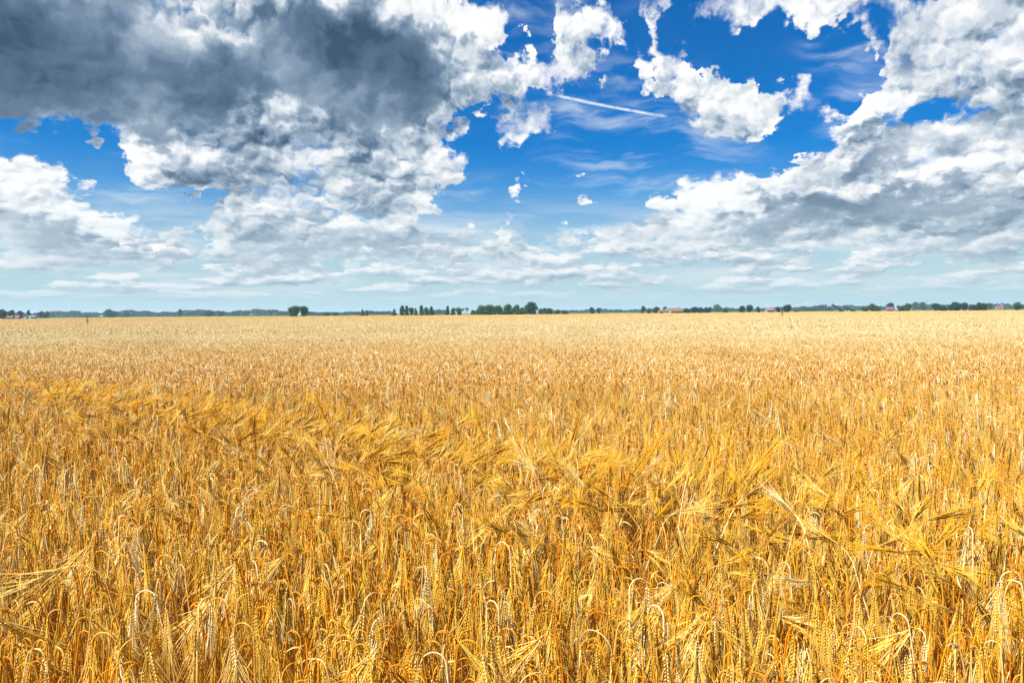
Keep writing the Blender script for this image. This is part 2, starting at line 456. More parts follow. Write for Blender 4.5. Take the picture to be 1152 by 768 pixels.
def build_stalk(seed, h=0.86, lean=0.06, nod=2.6, neck=0.13, ear=0.085, awn=0.12, fan=0.17, leaf=0.4, parts=None, thick=1.0, curl=0.25, lod=0, rows=12):
    """fills the MBs of a dict parts: stem, ear, awns, leaf"""
    rng = random.Random(seed)
    if parts is None: parts = {k: MB() for k in ('stem', 'ear', 'awns', 'leaf')}
    pts, a = neck_curve(h, lean, nod, neck, rng, 9 if lod == 0 else 4)
    rnd = rng.random()
    n = len(pts)
    if lod == 0:
        parts['stem'].tube(pts, [0.0021 * thick if i < 5 else 0.0021 * thick - 0.0007 * thick * (i - 4) / (n - 5) for i in range(n)], 5, 0, rnd)
    else:
        parts['stem'].tube(pts[2:], [0.0024 * thick] * (n - 2), 3, 0, rnd)
    base = pts[-1]
    spin = rng.uniform(0, PI)
    # axis of the ear, itself bending on a little
    ax, p = [], base.copy()
    m = rows
    aa = a
    for i in range(m + 1):
        ax.append((p.copy(), Vector((math.sin(aa), 0, math.cos(aa)))))
        p = p + ax[-1][1] * (ear / m)
        aa += curl / m
    Y = Vector((0, 1, 0))
    if lod == 0:
        for i in range(m):
            q, t = ax[i]
            u = t.cross(Y)
            side = (Y * math.cos(spin) + u * math.sin(spin)).normalized()
            flat = t.cross(side)
            shrink = 1.0 - 0.35 * max(0, i - m * 0.6) / (m * 0.4)
            for sgn in (-1, 1):
                o = 0.5 * (sgn > 0)
                qq = q + t * (o * ear / m) + side * sgn * 0.0022
                g = (t + side * sgn * 0.24 + flat * rng.uniform(-0.08, 0.08)).normalized()
                w = g.cross(flat).normalized()
                ln, wd, th = 0.0145 * shrink, 0.0027 * shrink, 0.0022 * shrink
                c = qq + g * ln * 0.42
                vs = [qq, c + w * wd, c + flat * th, c - w * wd, c - flat * th, qq + g * ln]
                gr = (rnd + rng.uniform(-0.12, 0.12)) % 1.0
                parts['ear'].add(vs, [(0, 2, 1), (0, 3, 2), (0, 4, 3), (0, 1, 4), (5, 1, 2), (5, 2, 3), (5, 3, 4), (5, 4, 1)], 1, gr)
                # its awn
                tipq = qq + g * ln * 0.95
                f1 = fan * rng.uniform(0.25, 1.1)
                d0 = (t + side * sgn * f1 + flat * rng.uniform(-0.5, 0.5) * fan + u * 0).normalized()
                al = awn * rng.uniform(0.75, 1.1) * (1.0 - 0.15 * i / m)
                bend = (side * sgn * rng.uniform(-0.3, 1.0) + flat * rng.uniform(-0.6, 0.6)) * fan * 0.8
                bpts = [tipq + d0 * al * s_ + bend * al * s_ * s_ for s_ in (0, 0.36, 0.7, 1.0)]
                parts['awns'].tube(bpts, [0.00105, 0.00085, 0.0006, 0.00015], 3, 2, (gr + rng.uniform(-0.3, 0.3)) % 1.0, tip=True)
        parts['ear'].tube([ax[0][0] - ax[0][1] * 0.004, ax[0][0] + ax[0][1] * 0.004], [0.0016, 0.0022], 4, 1, rnd)
    else:
        q0, t0 = ax[0]; q1, t1 = ax[-1]
        qm = ax[m // 2][0]
        wd = 0.0055 * thick
        parts['ear'].tube([q0, q0.lerp(qm, 0.5), qm, q1], [0.001, wd, wd * 0.95, 0.001], 4 if lod == 1 else 3, 1, rnd)
        for k in range(12 if lod == 1 else 5):
            s_ = rng.uniform(0.25, 1.0)
            q = q0.lerp(q1, s_)
            u = t1.cross(Y)
            b = rng.uniform(0, 2 * PI)
            rad = (Y * math.cos(b) + u * math.sin(b))
            d0 = (t1 + rad * fan * rng.uniform(0.3, 1.3)).normalized()
            al = awn * rng.uniform(0.8, 1.1)
            parts['awns'].tube([q, q + d0 * al], [0.0011 * thick, 0.0002], 3, 2, (rnd + rng.uniform(-0.2, 0.2)) % 1.0, tip=True)
    # dry leaf hanging off the stem
    if rng.random() < leaf:
        k = rng.choice((3, 4)) if lod == 0 else 4
        st = pts[k] if k < len(pts) else pts[-3]
        b = rng.uniform(0, 2 * PI)
        hd = Vector((math.cos(b), math.sin(b), 0))
        sd = Vector((-math.sin(b), math.cos(b), 0))
        ll, lw = rng.uniform(0.04, 0.12), rng.uniform(0.0022, 0.0042) * thick
        rise, fold = rng.uniform(0.6, 1.3), rng.uniform(1.6, 2.8)
        q = st.copy(); ang = rng.uniform(0.1, 0.5)
        vs, fs = [], []
        ns = 7 if lod == 0 else 3
        tw = rng.uniform(-1.5, 1.5)
        for i in range(ns + 1):
            t = i / ns
            wv = lw * (0.55 + 0.9 * t) * (1 - t) ** 0.6 + 0.0003
            d = hd * math.sin(ang) + Vector((0, 0, 1)) * math.cos(ang)
            nn = hd * math.cos(ang) - Vector((0, 0, 1)) * math.sin(ang)
            sv = sd * math.cos(tw * t) + nn * math.sin(tw * t)
            dn = sv.cross(d)
            vs += [q - sv * wv, q + dn * wv * 0.5, q + sv * wv]
            if i: fs += [(3 * i - 3, 3 * i - 2, 3 * i + 1, 3 * i), (3 * i - 2, 3 * i - 1, 3 * i + 2, 3 * i + 1)]
            q = q + d * (ll / ns)
            ang += fold / ns
        parts['leaf'].add(vs, fs, 3, rng.random())
    return parts

def join_parts(parts):
    m = MB()
    for k in ('stem', 'ear', 'awns', 'leaf'):
        s = parts[k]
        b = len(m.v)
        m.v += s.v; m.rnd += s.rnd
        m.f += [tuple(b + i for i in f) for f in s.f]; m.mi += s.mi
    return m

# ------------------------------------------------------------------ the variants
rng = random.Random(11)
variants = []                          # dict of part MBs
N_NOD, N_UP = 22, 10
for i in range(N_NOD):                 # nodding ears of the standing crop
    variants.append(build_stalk(100 + i, h=rng.uniform(0.80, 0.93), lean=rng.uniform(0.0, 0.16), nod=rng.uniform(2.3, 2.8) if i % 9 == 5 else rng.uniform(2.92, 3.25),
                    neck=rng.choice((0.05, 0.06, 0.065, 0.075, 0.085, 0.14)) * rng.uniform(0.9, 1.15), ear=rng.uniform(0.085, 0.115), awn=rng.uniform(0.12, 0.175) if i % 4 else 0.18, fan=rng.uniform(0.18, 0.40) if i % 4 else rng.uniform(0.40, 0.50),
                    leaf=0.13, curl=rng.uniform(-0.1, 0.2)))
for i in range(N_UP):                  # straighter ears, for the stalks pushed over along the wheel track
    variants.append(build_stalk(300 + i, h=rng.uniform(0.92, 1.04), lean=rng.uniform(0.0, 0.2), nod=rng.uniform(0.3, 1.3),
                    neck=rng.uniform(0.08, 0.14), ear=rng.uniform(0.08, 0.10), awn=rng.uniform(0.13, 0.17), fan=rng.uniform(0.16, 0.32), leaf=0.3, curl=rng.uniform(-0.2, 0.3)))
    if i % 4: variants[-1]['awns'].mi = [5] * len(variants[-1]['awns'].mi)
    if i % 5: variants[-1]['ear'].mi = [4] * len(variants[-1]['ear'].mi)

crop_protos = bpy.data.collections.new('crop_pieces')       # what the mass of the crop is made of; not in the scene itself
protos = []
def proto(mb, name):
    me = mb.mesh(name)
    for m in CROP_MATS: me.materials.append(m)
    o = bpy.data.objects.new('%s_%03d' % (name, len(protos)), me)
    crop_protos.objects.link(o)
    protos.append(o)
    return len(protos) - 1
for v in variants: proto(join_parts(v), 'barley_piece')

def patch(seed, size, n, lod, thick):
    rg = random.Random(seed)
    tot = {k: MB() for k in ('stem', 'ear', 'awns', 'leaf')}
    for i in range(n):
        one = build_stalk(seed * 1000 + i, h=rg.gauss(0.85, 0.035 if lod == 1 else 0.055), lean=rg.uniform(0, 0.15), nod=rg.uniform(2.5, 3.15), neck=rg.uniform(0.06, 0.13),
                          fan=rg.uniform(0.14, 0.28), leaf=0.15 if lod == 1 else 0.05, thick=thick, lod=lod, curl=rg.uniform(0, 0.3), rows=4)
        r_ = Matrix.Rotation(rg.uniform(0, 2 * PI), 3, 'Z')
        off = Vector((rg.uniform(-size / 2, size / 2), rg.uniform(-size / 2, size / 2), 0))
        for k, s in one.items():
            s.v = [r_ @ q + off for q in s.v]
            b = len(tot[k].v)
            tot[k].v += s.v; tot[k].rnd += s.rnd
            tot[k].f += [tuple(b + j for j in f) for f in s.f]; tot[k].mi += s.mi
    return proto(join_parts(tot), 'barley_piece')

FIELD_END = 350.0
MID = [patch(50 + i, 1.0, 170, 1, 1.2) for i in range(5)]
FAR = [patch(70 + i, 4.0, 750, 2, 2.3) for i in range(3)]
RIM = [patch(90 + i, 10.0, 1100, 2, 4.4) for i in range(3)]

# ------------------------------------------------------------------ where everything stands
npr = np.random.default_rng(5)
half = 0.5 / F
def wheel_track(x, y):
    """signed distance from the wheel track that runs through the crop from near right to far left"""
    ax_, ay_, bx_, by_ = -5.8, 8.2, 1.9, 2.3
    lx, ly = bx_ - ax_, by_ - ay_
    L_ = math.hypot(lx, ly)
    return ((x - ax_) * ly - (y - ay_) * lx) / L_

def wav(x, y):
    return np.sin(x * 1.7 + 0.6 * np.sin(y * 1.1)) * np.cos(y * 1.3 + 0.7 * np.sin(x * 0.9))

pos, rot, scl, idx = [], [], [], []
near_list = []
Y0, Y1, DENS = 1.45, 9.0, 330.0
n_try = int(DENS * (2 * (half * Y1 + 1.9)) * (Y1 - Y0))
xs = npr.uniform(-(half * Y1 + 1.9), half * Y1 + 1.9, n_try)
ys = npr.uniform(Y0, Y1, n_try)
for x, y in zip(xs, ys):
    if abs(x) > half * y + 1.8: continue
    d = wheel_track(x, y) + 0.10 * math.sin(x * 3.1) + 0.06 * math.sin(x * 7.7 + 1)
    gust = 0.5 + 0.5 * math.sin(x * 2.9 + 0.8 * math.sin(y * 2.3)) * math.cos(y * 1.9 + x)
    wgt = math.exp(-(d / (0.19 + 0.17 * gust)) ** 2) * (0.45 + 0.65 * gust) * (0.62 if x < -3.2 else 0.62 + 0.38 * min(1.0, (x + 3.2) / 2.0))
    u = npr.random()
    if abs(d) < 0.07 and u < 0.4: continue                  # the rut itself
    if u < wgt * 1.15:
        k = N_NOD + npr.integers(N_UP) if npr.random() < 0.8 else npr.integers(N_NOD)
        if npr.random() < 0.66: a = npr.normal(0.75, 0.45)   # pushed over to the right and away
        else: a = npr.uniform(0, 2 * PI)
        tilt = min(0.95, abs(npr.normal(0.46, 0.22))) * (0.55 + 0.45 * min(1.0, wgt))
        s = npr.uniform(0.9, 1.05)
        M = Matrix.Rotation(a, 3, 'Z') @ Matrix.Rotation(tilt, 3, 'Y') @ Matrix.Rotation(npr.uniform(-0.7, 0.7), 3, 'Z')
        lodged = True
    else:
        k = npr.integers(N_NOD)
        a = npr.uniform(0, 2 * PI)
        tilt = abs(npr.normal(0, 0.055 + 0.12 * wgt))
        s = npr.normal(1.0, 0.045) + 0.035 * float(wav(x, y))
        M = Matrix.Rotation(npr.uniform(0, 2 * PI), 3, 'Z') @ Matrix.Rotation(tilt, 3, 'Y') @ Matrix.Rotation(a, 3, 'Z')
        lodged = False
    near_list.append((float(x), float(y), M.to_euler(), float(s), int(k), lodged))

OWN = ((285, 690, 1.95), (170, 622, 2.35), (30, 578, 2.75), (708, 655, 2.25), (215, 672, 2.05))
def hides_own(e):
    for px, py, y in OWN:
        d_ = look(px, py); x = d_.x * (y / d_.y)
        if -0.50 < e[1] - y < 0.05 and abs(e[0] - x * e[1] / y) < 0.085: return True
    return False
near_list = [e for e in near_list if not hides_own(e)]

# the stalks that show largest are things of their own, the rest of the crop is one mass
def in_frame(p):
    q = CAM_R.transposed() @ (Vector(p) - Vector((0, 0, CAM_H)))
    if q.z > -0.2: return False
    u, w = q.x / -q.z * F, q.y / -q.z * F
    return abs(u) < 0.5 and abs(w) < 0.333
N_SINGLE = 286
def top_of(e):
    return (e[0], e[1], 0.80 * e[3] if not e[5] else 0.6)
order = sorted(range(len(near_list)), key=lambda i: near_list[i][1])
singles = [i for i in order if in_frame(top_of(near_list[i]))][:N_SINGLE]
ss = set(singles)
for i, (x, y, e, s, k, _) in enumerate(near_list):
    if i in ss: continue
    pos.append((x, y, 0)); rot.append(tuple(e)); scl.append(s); idx.append(k)

def lay(protos_, size, y0, y1, jit=0.0):
    y = y0 + size / 2
    while y - size / 2 < y1:
        w = half * (y + size / 2) + 2.5 + size * 0.5
        nx = int(math.ceil(w / size))
        for i in range(-nx, nx + 1):
            pos.append((i * size, y, 0)); rot.append((0, 0, npr.integers(4) * PI / 2)); idx.append(protos_[npr.integers(len(protos_))])
            scl.append(1.0)
        y += size
lay(MID, 1.0, 9.0, 37.0)
lay(FAR, 4.0, 37.0, 121.0)
lay(RIM, 10.0, 121.0, FIELD_END)

crop_me = bpy.data.meshes.new('barley_crop')
crop_me.from_pydata(pos, [], [])
for nm, ty, key, data in (('rot', 'FLOAT_VECTOR', 'vector', np.array(rot, dtype=np.float32).ravel()), ('scl', 'FLOAT', 'value', scl), ('idx', 'INT', 'value', idx)):
    crop_me.attributes.new(nm, ty, 'POINT').data.foreach_set(key, data)
crop = put('barley_crop', crop_me)
tag(crop, 'ripe golden barley crop filling the whole field to the far trees', 'crop', kind='stuff')
gn = bpy.data.node_groups.new('crop_growth', 'GeometryNodeTree')
gn.interface.new_socket('Geometry', in_out='INPUT', socket_type='NodeSocketGeometry')
gn.interface.new_socket('Geometry', in_out='OUTPUT', socket_type='NodeSocketGeometry')
gi = gn.nodes.new('NodeGroupInput'); go = gn.nodes.new('NodeGroupOutput')
ci = gn.nodes.new('GeometryNodeCollectionInfo')
ci.inputs['Collection'].default_value = crop_protos
ci.inputs['Separate Children'].default_value = True
ci.inputs['Reset Children'].default_value = True
ip = gn.nodes.new('GeometryNodeInstanceOnPoints')
ip.inputs['Pick Instance'].default_value = True
def named(nm, ty):
    a = gn.nodes.new('GeometryNodeInputNamedAttribute'); a.data_type = ty
    a.inputs['Name'].default_value = nm
    return a.outputs['Attribute']
er = gn.nodes.new('FunctionNodeEulerToRotation')
gn.links.new(named('rot', 'FLOAT_VECTOR'), er.inputs[0])
gn.links.new(gi.outputs[0], ip.inputs['Points'])
gn.links.new(ci.outputs[0], ip.inputs['Instance'])
gn.links.new(named('idx', 'INT'), ip.inputs['Instance Index'])
gn.links.new(er.outputs[0], ip.inputs['Rotation'])
gn.links.new(named('scl', 'FLOAT'), ip.inputs['Scale'])
gn.links.new(ip.outputs[0], go.inputs[0])
md = crop.modifiers.new('growth', 'NODES'); md.node_group = gn

# single stalks: stem, ear (> awns), leaf
def stalk_prototype(parts):
    root = bpy.data.objects.new('barley_stalk', None)
    kids = []
    for nm, mat in (('stem', M_STEM), ('ear', M_GRAIN), ('awns', M_AWN), ('leaf', M_LEAF)):
        if not parts[nm].f: kids.append((nm, None)); continue
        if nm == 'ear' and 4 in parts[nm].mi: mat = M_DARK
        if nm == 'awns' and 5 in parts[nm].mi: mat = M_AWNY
        parts[nm].mi = [0] * len(parts[nm].f)
        me = parts[nm].mesh(nm); me.materials.append(mat)
        kids.append((nm, me))
    return kids
kit = {}
def single(x, y, e, s, k, parts=None):
    key = k if parts is None else ('own', id(parts))
    if key not in kit: kit[key] = stalk_prototype(variants[k] if parts is None else parts)
    root = bpy.data.objects.new('barley_stalk', None)
    root.empty_display_size = 0.1
    COL.objects.link(root)
    root.location = (x, y, 0); root.rotation_euler = e; root.scale = (s, s, s)
    ear = None
    for nm, me in kit[key]:
        if me is None: continue
        o = bpy.data.objects.new(nm, me)
        COL.objects.link(o)
        o.parent = ear if nm == 'awns' else root
        if nm == 'ear': ear = o
    return root
G_STALK = 'barley stalks along the near edge of the crop'
for i in singles:
    x, y, e, s, k, lodged = near_list[i]
    o = single(x, y, e, s, k)
    if lodged: tag(o, 'golden barley stalk pushed over slantwise along the wheel track on the near side', 'barley stalk', 'leaning barley stalks at the wheel track')
    else: tag(o, 'golden ripe barley stalk with arched neck and nodding bearded ear in the front rows', 'barley stalk', G_STALK)

def at(px, py, y):
    """the point at depth y that this direction meets"""
    d = look(px, py)
    return Vector((0, 0, CAM_H)) + d * (y / d.y)
def special(px, py, y, az_, label, seed, sc=1.0, tilt=0.0, taz=0.0, pale=None, **kw):
    """a stalk with a look of its own whose neck stands in this direction"""
    kw.setdefault('leaf', 0.0)
    p = at(px, py, y)
    parts = build_stalk(seed, h=p.z, **kw)
    if pale is not None:
        for s_ in parts.values(): s_.rnd = [pale + 0.06 * math.sin(i_) for i_ in range(len(s_.rnd))]
    o = single(p.x, p.y, Euler((0, 0, az_)), sc, -1, parts)
    return tag(o, label, 'barley stalk', G_STALK)
special(285, 690, 1.95, 2.9, 'broad pale barley ear fanned open like a tent, low at the left front', 901, nod=3.1, neck=0.10, ear=0.12, awn=0.19, fan=0.62, lean=0.0, pale=0.95)
special(170, 622, 2.35, 3.3, 'pale barley ear lying level with its awns spread to the left, above the left front', 902, nod=1.95, neck=0.17, ear=0.11, awn=0.18, fan=0.45, lean=0.15, pale=0.9)
special(30, 578, 2.75, 3.6, 'pale slanting barley ear with spread awns at the left edge', 903, nod=2.6, neck=0.10, ear=0.11, awn=0.19, fan=0.36, lean=0.05, pale=0.85)
special(215, 672, 2.05, 1.2, 'bleached whitish barley ear hanging straight down, left front, above the broad fanned ear', 905, nod=3.1, neck=0.07, ear=0.10, awn=0.10, fan=0.12, lean=0.03, pale=1.3)
special(708, 655, 2.25, 0.4, 'slightly greenish barley ear standing upright among the golden front stalks', 904, nod=0.35, neck=0.08, ear=0.08, awn=0.07, fan=0.10, lean=0.03)

# ------------------------------------------------------------------ ground
def sheet(name, x0, y0, x1, y1, z, mat):
    me = bpy.data.meshes.new(name)
    me.from_pydata([(x0, y0, z), (x1, y0, z), (x1, y1, z), (x0, y1, z)], [], [(0, 1, 2, 3)])
    o = put(name, me, [mat])
    o['kind'] = 'structure'
    return o
m, n = new_mat('meadow_grass')
geo = n.node('ShaderNodeNewGeometry'); P_ = Sock(n, geo.outputs['Position'])
q = n.noise(n.v('MULTIPLY', P_, (0.006, 0.002, 0.0)), 1.0, 5, 0.6, dims='3D')
d = n.node('ShaderNodeBsdfDiffuse')
n.put(d.inputs['Color'], n.ramp(q, [(0.3, (0.055, 0.095, 0.022)), (0.5, (0.085, 0.13, 0.03)), (0.7, (0.30, 0.25, 0.06))]))
sheet('ground', -8900, -1400, 8900, 8900, 0.0, finish(m, n, d.outputs[0]))
m, n = new_mat('stubble_soil')
geo = n.node('ShaderNodeNewGeometry'); P_ = Sock(n, geo.outputs['Position'])
q = n.noise(P_, 9.0, 6, 0.65, dims='3D')
d = n.node('ShaderNodeBsdfDiffuse')
n.put(d.inputs['Color'], n.ramp(q, [(0.3, (0.13, 0.075, 0.03)), (0.55, (0.30, 0.17, 0.05)), (0.75, (0.50, 0.30, 0.08))]))
sheet('field_ground', -420, -20, 420, FIELD_END + 3, 0.004, finish(m, n, d.outputs[0]))

# ------------------------------------------------------------------ trees along the far edge of the field
def foliage_mat(name, dark, mid, light):
    m, n = new_mat(name)
    at = n.node('ShaderNodeAttribute', attribute_name='rnd')
    oi = n.node('ShaderNodeObjectInfo')
    t = n.m('FRACT', Sock(n, at.outputs['Fac']) * 0.8 + Sock(n, oi.outputs['Random']) * 0.35)
    c = n.ramp(t, [(0.0, dark), (0.5, mid), (1.0, light)])
    d = n.node('ShaderNodeBsdfDiffuse'); n.put(d.inputs['Color'], c)
    tr = n.node('ShaderNodeBsdfTranslucent'); n.put(tr.inputs['Color'], c)
    mx = n.node('ShaderNodeMixShader'); mx.inputs[0].default_value = 0.25
    n.t.links.new(d.outputs[0], mx.inputs[1]); n.t.links.new(tr.outputs[0], mx.inputs[2])
    return finish(m, n, mx.outputs[0])

def plain(name, c, rough=0.7, spots=None):
    m, n = new_mat(name)
    d = n.node('ShaderNodeBsdfPrincipled')
    geo = n.node('ShaderNodeNewGeometry')
    q = n.noise(Sock(n, geo.outputs['Position']), 1.3, 5, 0.65, dims='3D')
    n.put(d.inputs['Base Color'], n.ramp(q, [(0.3, tuple(x * 0.75 for x in c)), (0.7, tuple(min(1, x * 1.2) for x in c))]))
    d.inputs['Roughness'].default_value = rough
    return finish(m, n, d.outputs[0])

M_FOL = foliage_mat('tree_leaves', (0.020, 0.050, 0.018), (0.042, 0.095, 0.028), (0.085, 0.150, 0.040))
M_FOLD = foliage_mat('dark_leaves', (0.012, 0.032, 0.022), (0.022, 0.056, 0.030), (0.045, 0.088, 0.038))
M_BARK = plain('bark', (0.10, 0.075, 0.05))

def crown_mesh(seed, kind):
    """leaf clumps spread through a crown one unit high and about one unit wide; z from 0 to 1"""
    rg = random.Random(seed)
    mb = MB()
    lobes = []
    if kind == 'round':
        for i in range(14):
            a, r = rg.uniform(0, 2 * PI), rg.uniform(0.08, 0.30)
            z = rg.uniform(0.14, 0.74)
            lobes.append((r * math.cos(a), r * math.sin(a), z, rg.uniform(0.16, 0.27)))
        lobes.append((0, 0, 0.74, 0.24))
    elif kind == 'slim':
        for i in range(12):
            z = 0.10 + 0.78 * i / 11
            a = rg.uniform(0, 2 * PI)
            r = 0.12 * (1 - z)
            lobes.append((r * math.cos(a), r * math.sin(a), z, (0.30 - 0.18 * z) * rg.uniform(0.7, 1.1) * 0.9))
    elif kind == 'flat':
        for i in range(14):
            a, r = rg.uniform(0, 2 * PI), rg.uniform(0.1, 0.42)
            lobes.append((r * math.cos(a), r * math.sin(a), rg.uniform(0.15, 0.62), rg.uniform(0.15, 0.30)))
    elif kind == 'umbrella':
        for i in range(9):
            a, r = rg.uniform(0, 2 * PI), rg.uniform(0.1, 0.38)
            lobes.append((r * math.cos(a), r * math.sin(a), 0.78 - r * 0.4 + rg.uniform(-0.05, 0.05), rg.uniform(0.09, 0.17)))
    for (lx, ly, lz, lr) in lobes:
        tone = rg.uniform(0.1, 0.7)
        for i in range(int(620 * lr * lr / 0.06) + 25):
            d = Vector((rg.gauss(0, 1), rg.gauss(0, 1), rg.gauss(0, 1))).normalized()
            p = Vector((lx, ly, lz)) + d * lr * (rg.random() ** 0.35) * rg.uniform(0.85, 1.12)
            if p.z < 0.02: continue
            u = Vector((rg.gauss(0, 1), rg.gauss(0, 1), rg.gauss(0, 1))).normalized()
            w = u.cross(d).normalized() if abs(u.dot(d)) < 0.98 else Vector((1, 0, 0))
            s = rg.uniform(0.012, 0.030)
            mb.add([p - u * s, p - w * s * 0.8, p + u * s * 1.2, p + w * s * 0.7], [(0, 1, 2, 3)], 0, min(1, max(0, tone + rg.uniform(-0.15, 0.3))))
    return mb.mesh('crown', smooth=False)

def trunk_mesh(seed, kind):
    rg = random.Random(seed)
    mb = MB()
    top = 0.8 if kind == 'slim' else 0.62
    w = 0.022
    mb.tube([(0, 0, -0.02), (0.01, 0, top * 0.4), (-0.01, 0.01, top * 0.75), (0, 0, top)], [w, w * 0.75, w * 0.5, w * 0.15], 7, 0)
    for i in range(7):
        a = rg.uniform(0, 2 * PI); z = rg.uniform(0.18, 0.5)
        r = 0.10 if kind == 'slim' else rg.uniform(0.18, 0.32)
        mb.tube([(0, 0, z), (r * 0.5 * math.cos(a), r * 0.5 * math.sin(a), z + 0.09), (r * math.cos(a), r * math.sin(a), z + 0.22)], [w * 0.45, w * 0.3, w * 0.08], 5, 0)
    return mb.mesh('trunk')

KINDS = {}
for kd, num in (('round', 4), ('slim', 3), ('flat', 3), ('umbrella', 1)):
    KINDS[kd] = [(crown_mesh(500 + 7 * i + len(kd), kd), trunk_mesh(600 + i, kd)) for i in range(num)]

FPX = 1152 * F
def foot(px, y):
    """a point on the level ground at depth y, in the direction of this bearing"""
    return Vector(((px - 576) / FPX * y, y, 0))

tcount = 0
def tree(px, wpx, hpx, y, kind, label, group=None, dark=False):
    """a tree by bearing, width and height (as they look from the road) and its distance"""
    global tcount
    cm, tm = KINDS[kind][tcount % len(KINDS[kind])]
    tcount += 1
    root = bpy.data.objects.new('poplar_tree' if kind == 'slim' else 'field_tree', None)
    COL.objects.link(root)
    root.location = foot(px, y)
    sx, sz = wpx * y / FPX, (hpx + 1.9) * y / FPX           # the foot stands a little lower than the crop lets us see
    if kind == 'slim': sx *= 1.7
    elif kind == 'flat': sx *= 0.86
    root.scale = (sx, sx, sz)
    root.rotation_euler = (0, 0, tcount * 1.3)
    for nm, me, mt in (('trunk', tm, M_BARK), ('crown', cm, M_FOLD if dark else M_FOL)):
        o = bpy.data.objects.new(nm, me)
        COL.objects.link(o)
        if not me.materials: me.materials.append(mt)
        o.parent = root
        o.material_slots[0].link = 'OBJECT'; o.material_slots[0].material = mt
    return tag(root, label, 'tree', group)

T = tree
# bearing, width, height, distance
T(331, 15, 11.5, 560, 'round', 'left one of the two round green trees standing alone at the field edge')
T(343, 13, 11, 570, 'round', 'right one of the two round green trees standing alone at the field edge')
G1 = 'slim trees in the row left of the middle'
for px, w, h, y in ((444, 6, 6, 640), (453, 7, 10.5, 600), (458, 6, 10, 630), (463, 7, 8, 610), (468, 5, 7, 640), (474.5, 7, 10.5, 600), (480, 6, 8, 620), (485.5, 7, 9, 600)):
    T(px, w * 1.15, h, y, 'round' if px in (453, 463, 480) else 'slim', 'slim dark green tree in the loose row beyond the field, left of the dense clump', G1)
T(504, 6, 9.5, 620, 'slim', 'pointed tree at the left end of the middle clump, after the gap of blue woods')
T(510, 8, 7, 640, 'round', 'low rounded tree beside the pointed one at the left end of the middle clump', )
T(517, 8, 7.5, 600, 'round', 'small bushy tree just left of the flat topped tree in the middle row')
T(524.5, 9, 8.5, 590, 'umbrella', 'flat topped umbrella shaped tree in the middle row')
T(533, 7, 5.5, 640, 'flat', 'low bush just right of the flat topped umbrella shaped tree')
T(537, 7, 6, 610, 'flat', 'low bush at the left foot of the dense middle clump')
G2 = 'trees of the dense middle clump'
for px, w, h, y, kd in ((543, 11, 10, 600, 'round'), (551, 11, 10.5, 590, 'round'), (557, 8, 8, 640, 'round'), (562, 10, 9.5, 610, 'round'), (571.5, 9, 11, 600, 'round'), (577, 7, 8, 640, 'flat'), (582, 10, 10.5, 610, 'round'), (588, 7, 8.5, 640, 'flat')):
    T(px, w * 1.25, h, y, kd, 'rounded green tree in the dense middle clump left of the biggest tree', G2)
T(550, 16, 4.5, 580, 'flat', 'low hedge bush filling the foot of the dense middle clump on its left')
T(570, 18, 4.5, 585, 'flat', 'low hedge bush filling the foot of the dense middle clump near its centre')
T(585, 15, 4.5, 580, 'flat', 'low hedge bush at the foot of the dense clump beside the biggest tree')
T(598, 20, 13.5, 560, 'round', 'biggest dark round tree, at the right end of the dense middle clump', dark=True)
T(609, 9, 7, 680, 'flat', 'low tree close against the right side of the biggest round tree')
T(617, 13, 7.5, 640, 'flat', 'wide low tree a little right of the biggest round tree')
T(626, 9, 4.5, 650, 'flat', 'shallow bush right of the wide low tree in the middle')
T(636, 12, 4, 700, 'flat', 'pale shallow bush at the end of the middle tree row, before the green strip')
T(666, 6.5, 6, 760, 'round', 'left of two small round trees alone on the green strip', dark=True)
T(673.5, 6.5, 5, 780, 'round', 'right of two small round trees alone on the green strip', dark=True)
T(723.5, 8, 7.5, 700, 'round', 'rounded tree standing alone left of the orange roofed farm')
T(730, 5, 3.5, 720, 'flat', 'very small bush between the lone tree and the orange roofed farm', dark=True)
T(739, 11, 7, 720, 'flat', 'spreading dark tree at the left end of the orange roofed farm', dark=True)
T(748, 6, 6, 760, 'round', 'small tree behind the left gable of the orange roofed farm')
G3 = 'trees in the belt right of the farm'
for px, w, h, y in ((773, 10, 5, 700), (780, 11, 6.5, 680), (788, 11, 6.5, 700), (796, 10, 6.5, 690)):
    T(px, w, h, y, 'flat', 'low dark green tree in the belt just right of the orange roofed farm', G3, True)
T(807, 12, 7.5, 1300, 'round', 'bluish rounded tree further off behind the belt right of the farm')
T(816, 9, 4.5, 800, 'flat', 'low bush after the bluish rounded tree right of the farm')
T(835, 8, 6.5, 640, 'round', 'first of three round trees set apart, nearest the wind turbines', dark=True)
T(844, 9.5, 7.5, 620, 'round', 'tallest, middle one of three round trees set apart', dark=True)
T(853, 7, 5.5, 640, 'round', 'smallest, third of three round trees set apart', dark=True)
T(875.5, 6, 5, 650, 'round', 'small round tree just right of the pinkish house', dark=True)
T(885.5, 10, 7.5, 620, 'round', 'dark round tree standing right of the pinkish house and its small neighbour', dark=True)
T(973, 8, 5.5, 640, 'flat', 'low bush right of the dark conveyors')
T(981, 12, 8, 620, 'round', 'loose green tree left of the dark purple barn')
T(987, 9, 6.5, 640, 'flat', 'low tree touching the loose green tree left of the purple barn')
T(1001, 10, 8.5, 690, 'round', 'yellowish green tree behind the dark purple barn')
T(1014, 10, 7, 620, 'flat', 'left low tree of the group right of the purple barn')
T(1021, 12, 8, 600, 'round', 'full green tree in the group right of the purple barn')
T(1029, 10, 8, 1300, 'round', 'hazy blue tree behind the group right of the purple barn')
T(1038, 9, 8, 1200, 'round', 'hazy round tree by the slim pole')
G4 = 'trees in the far right belt'
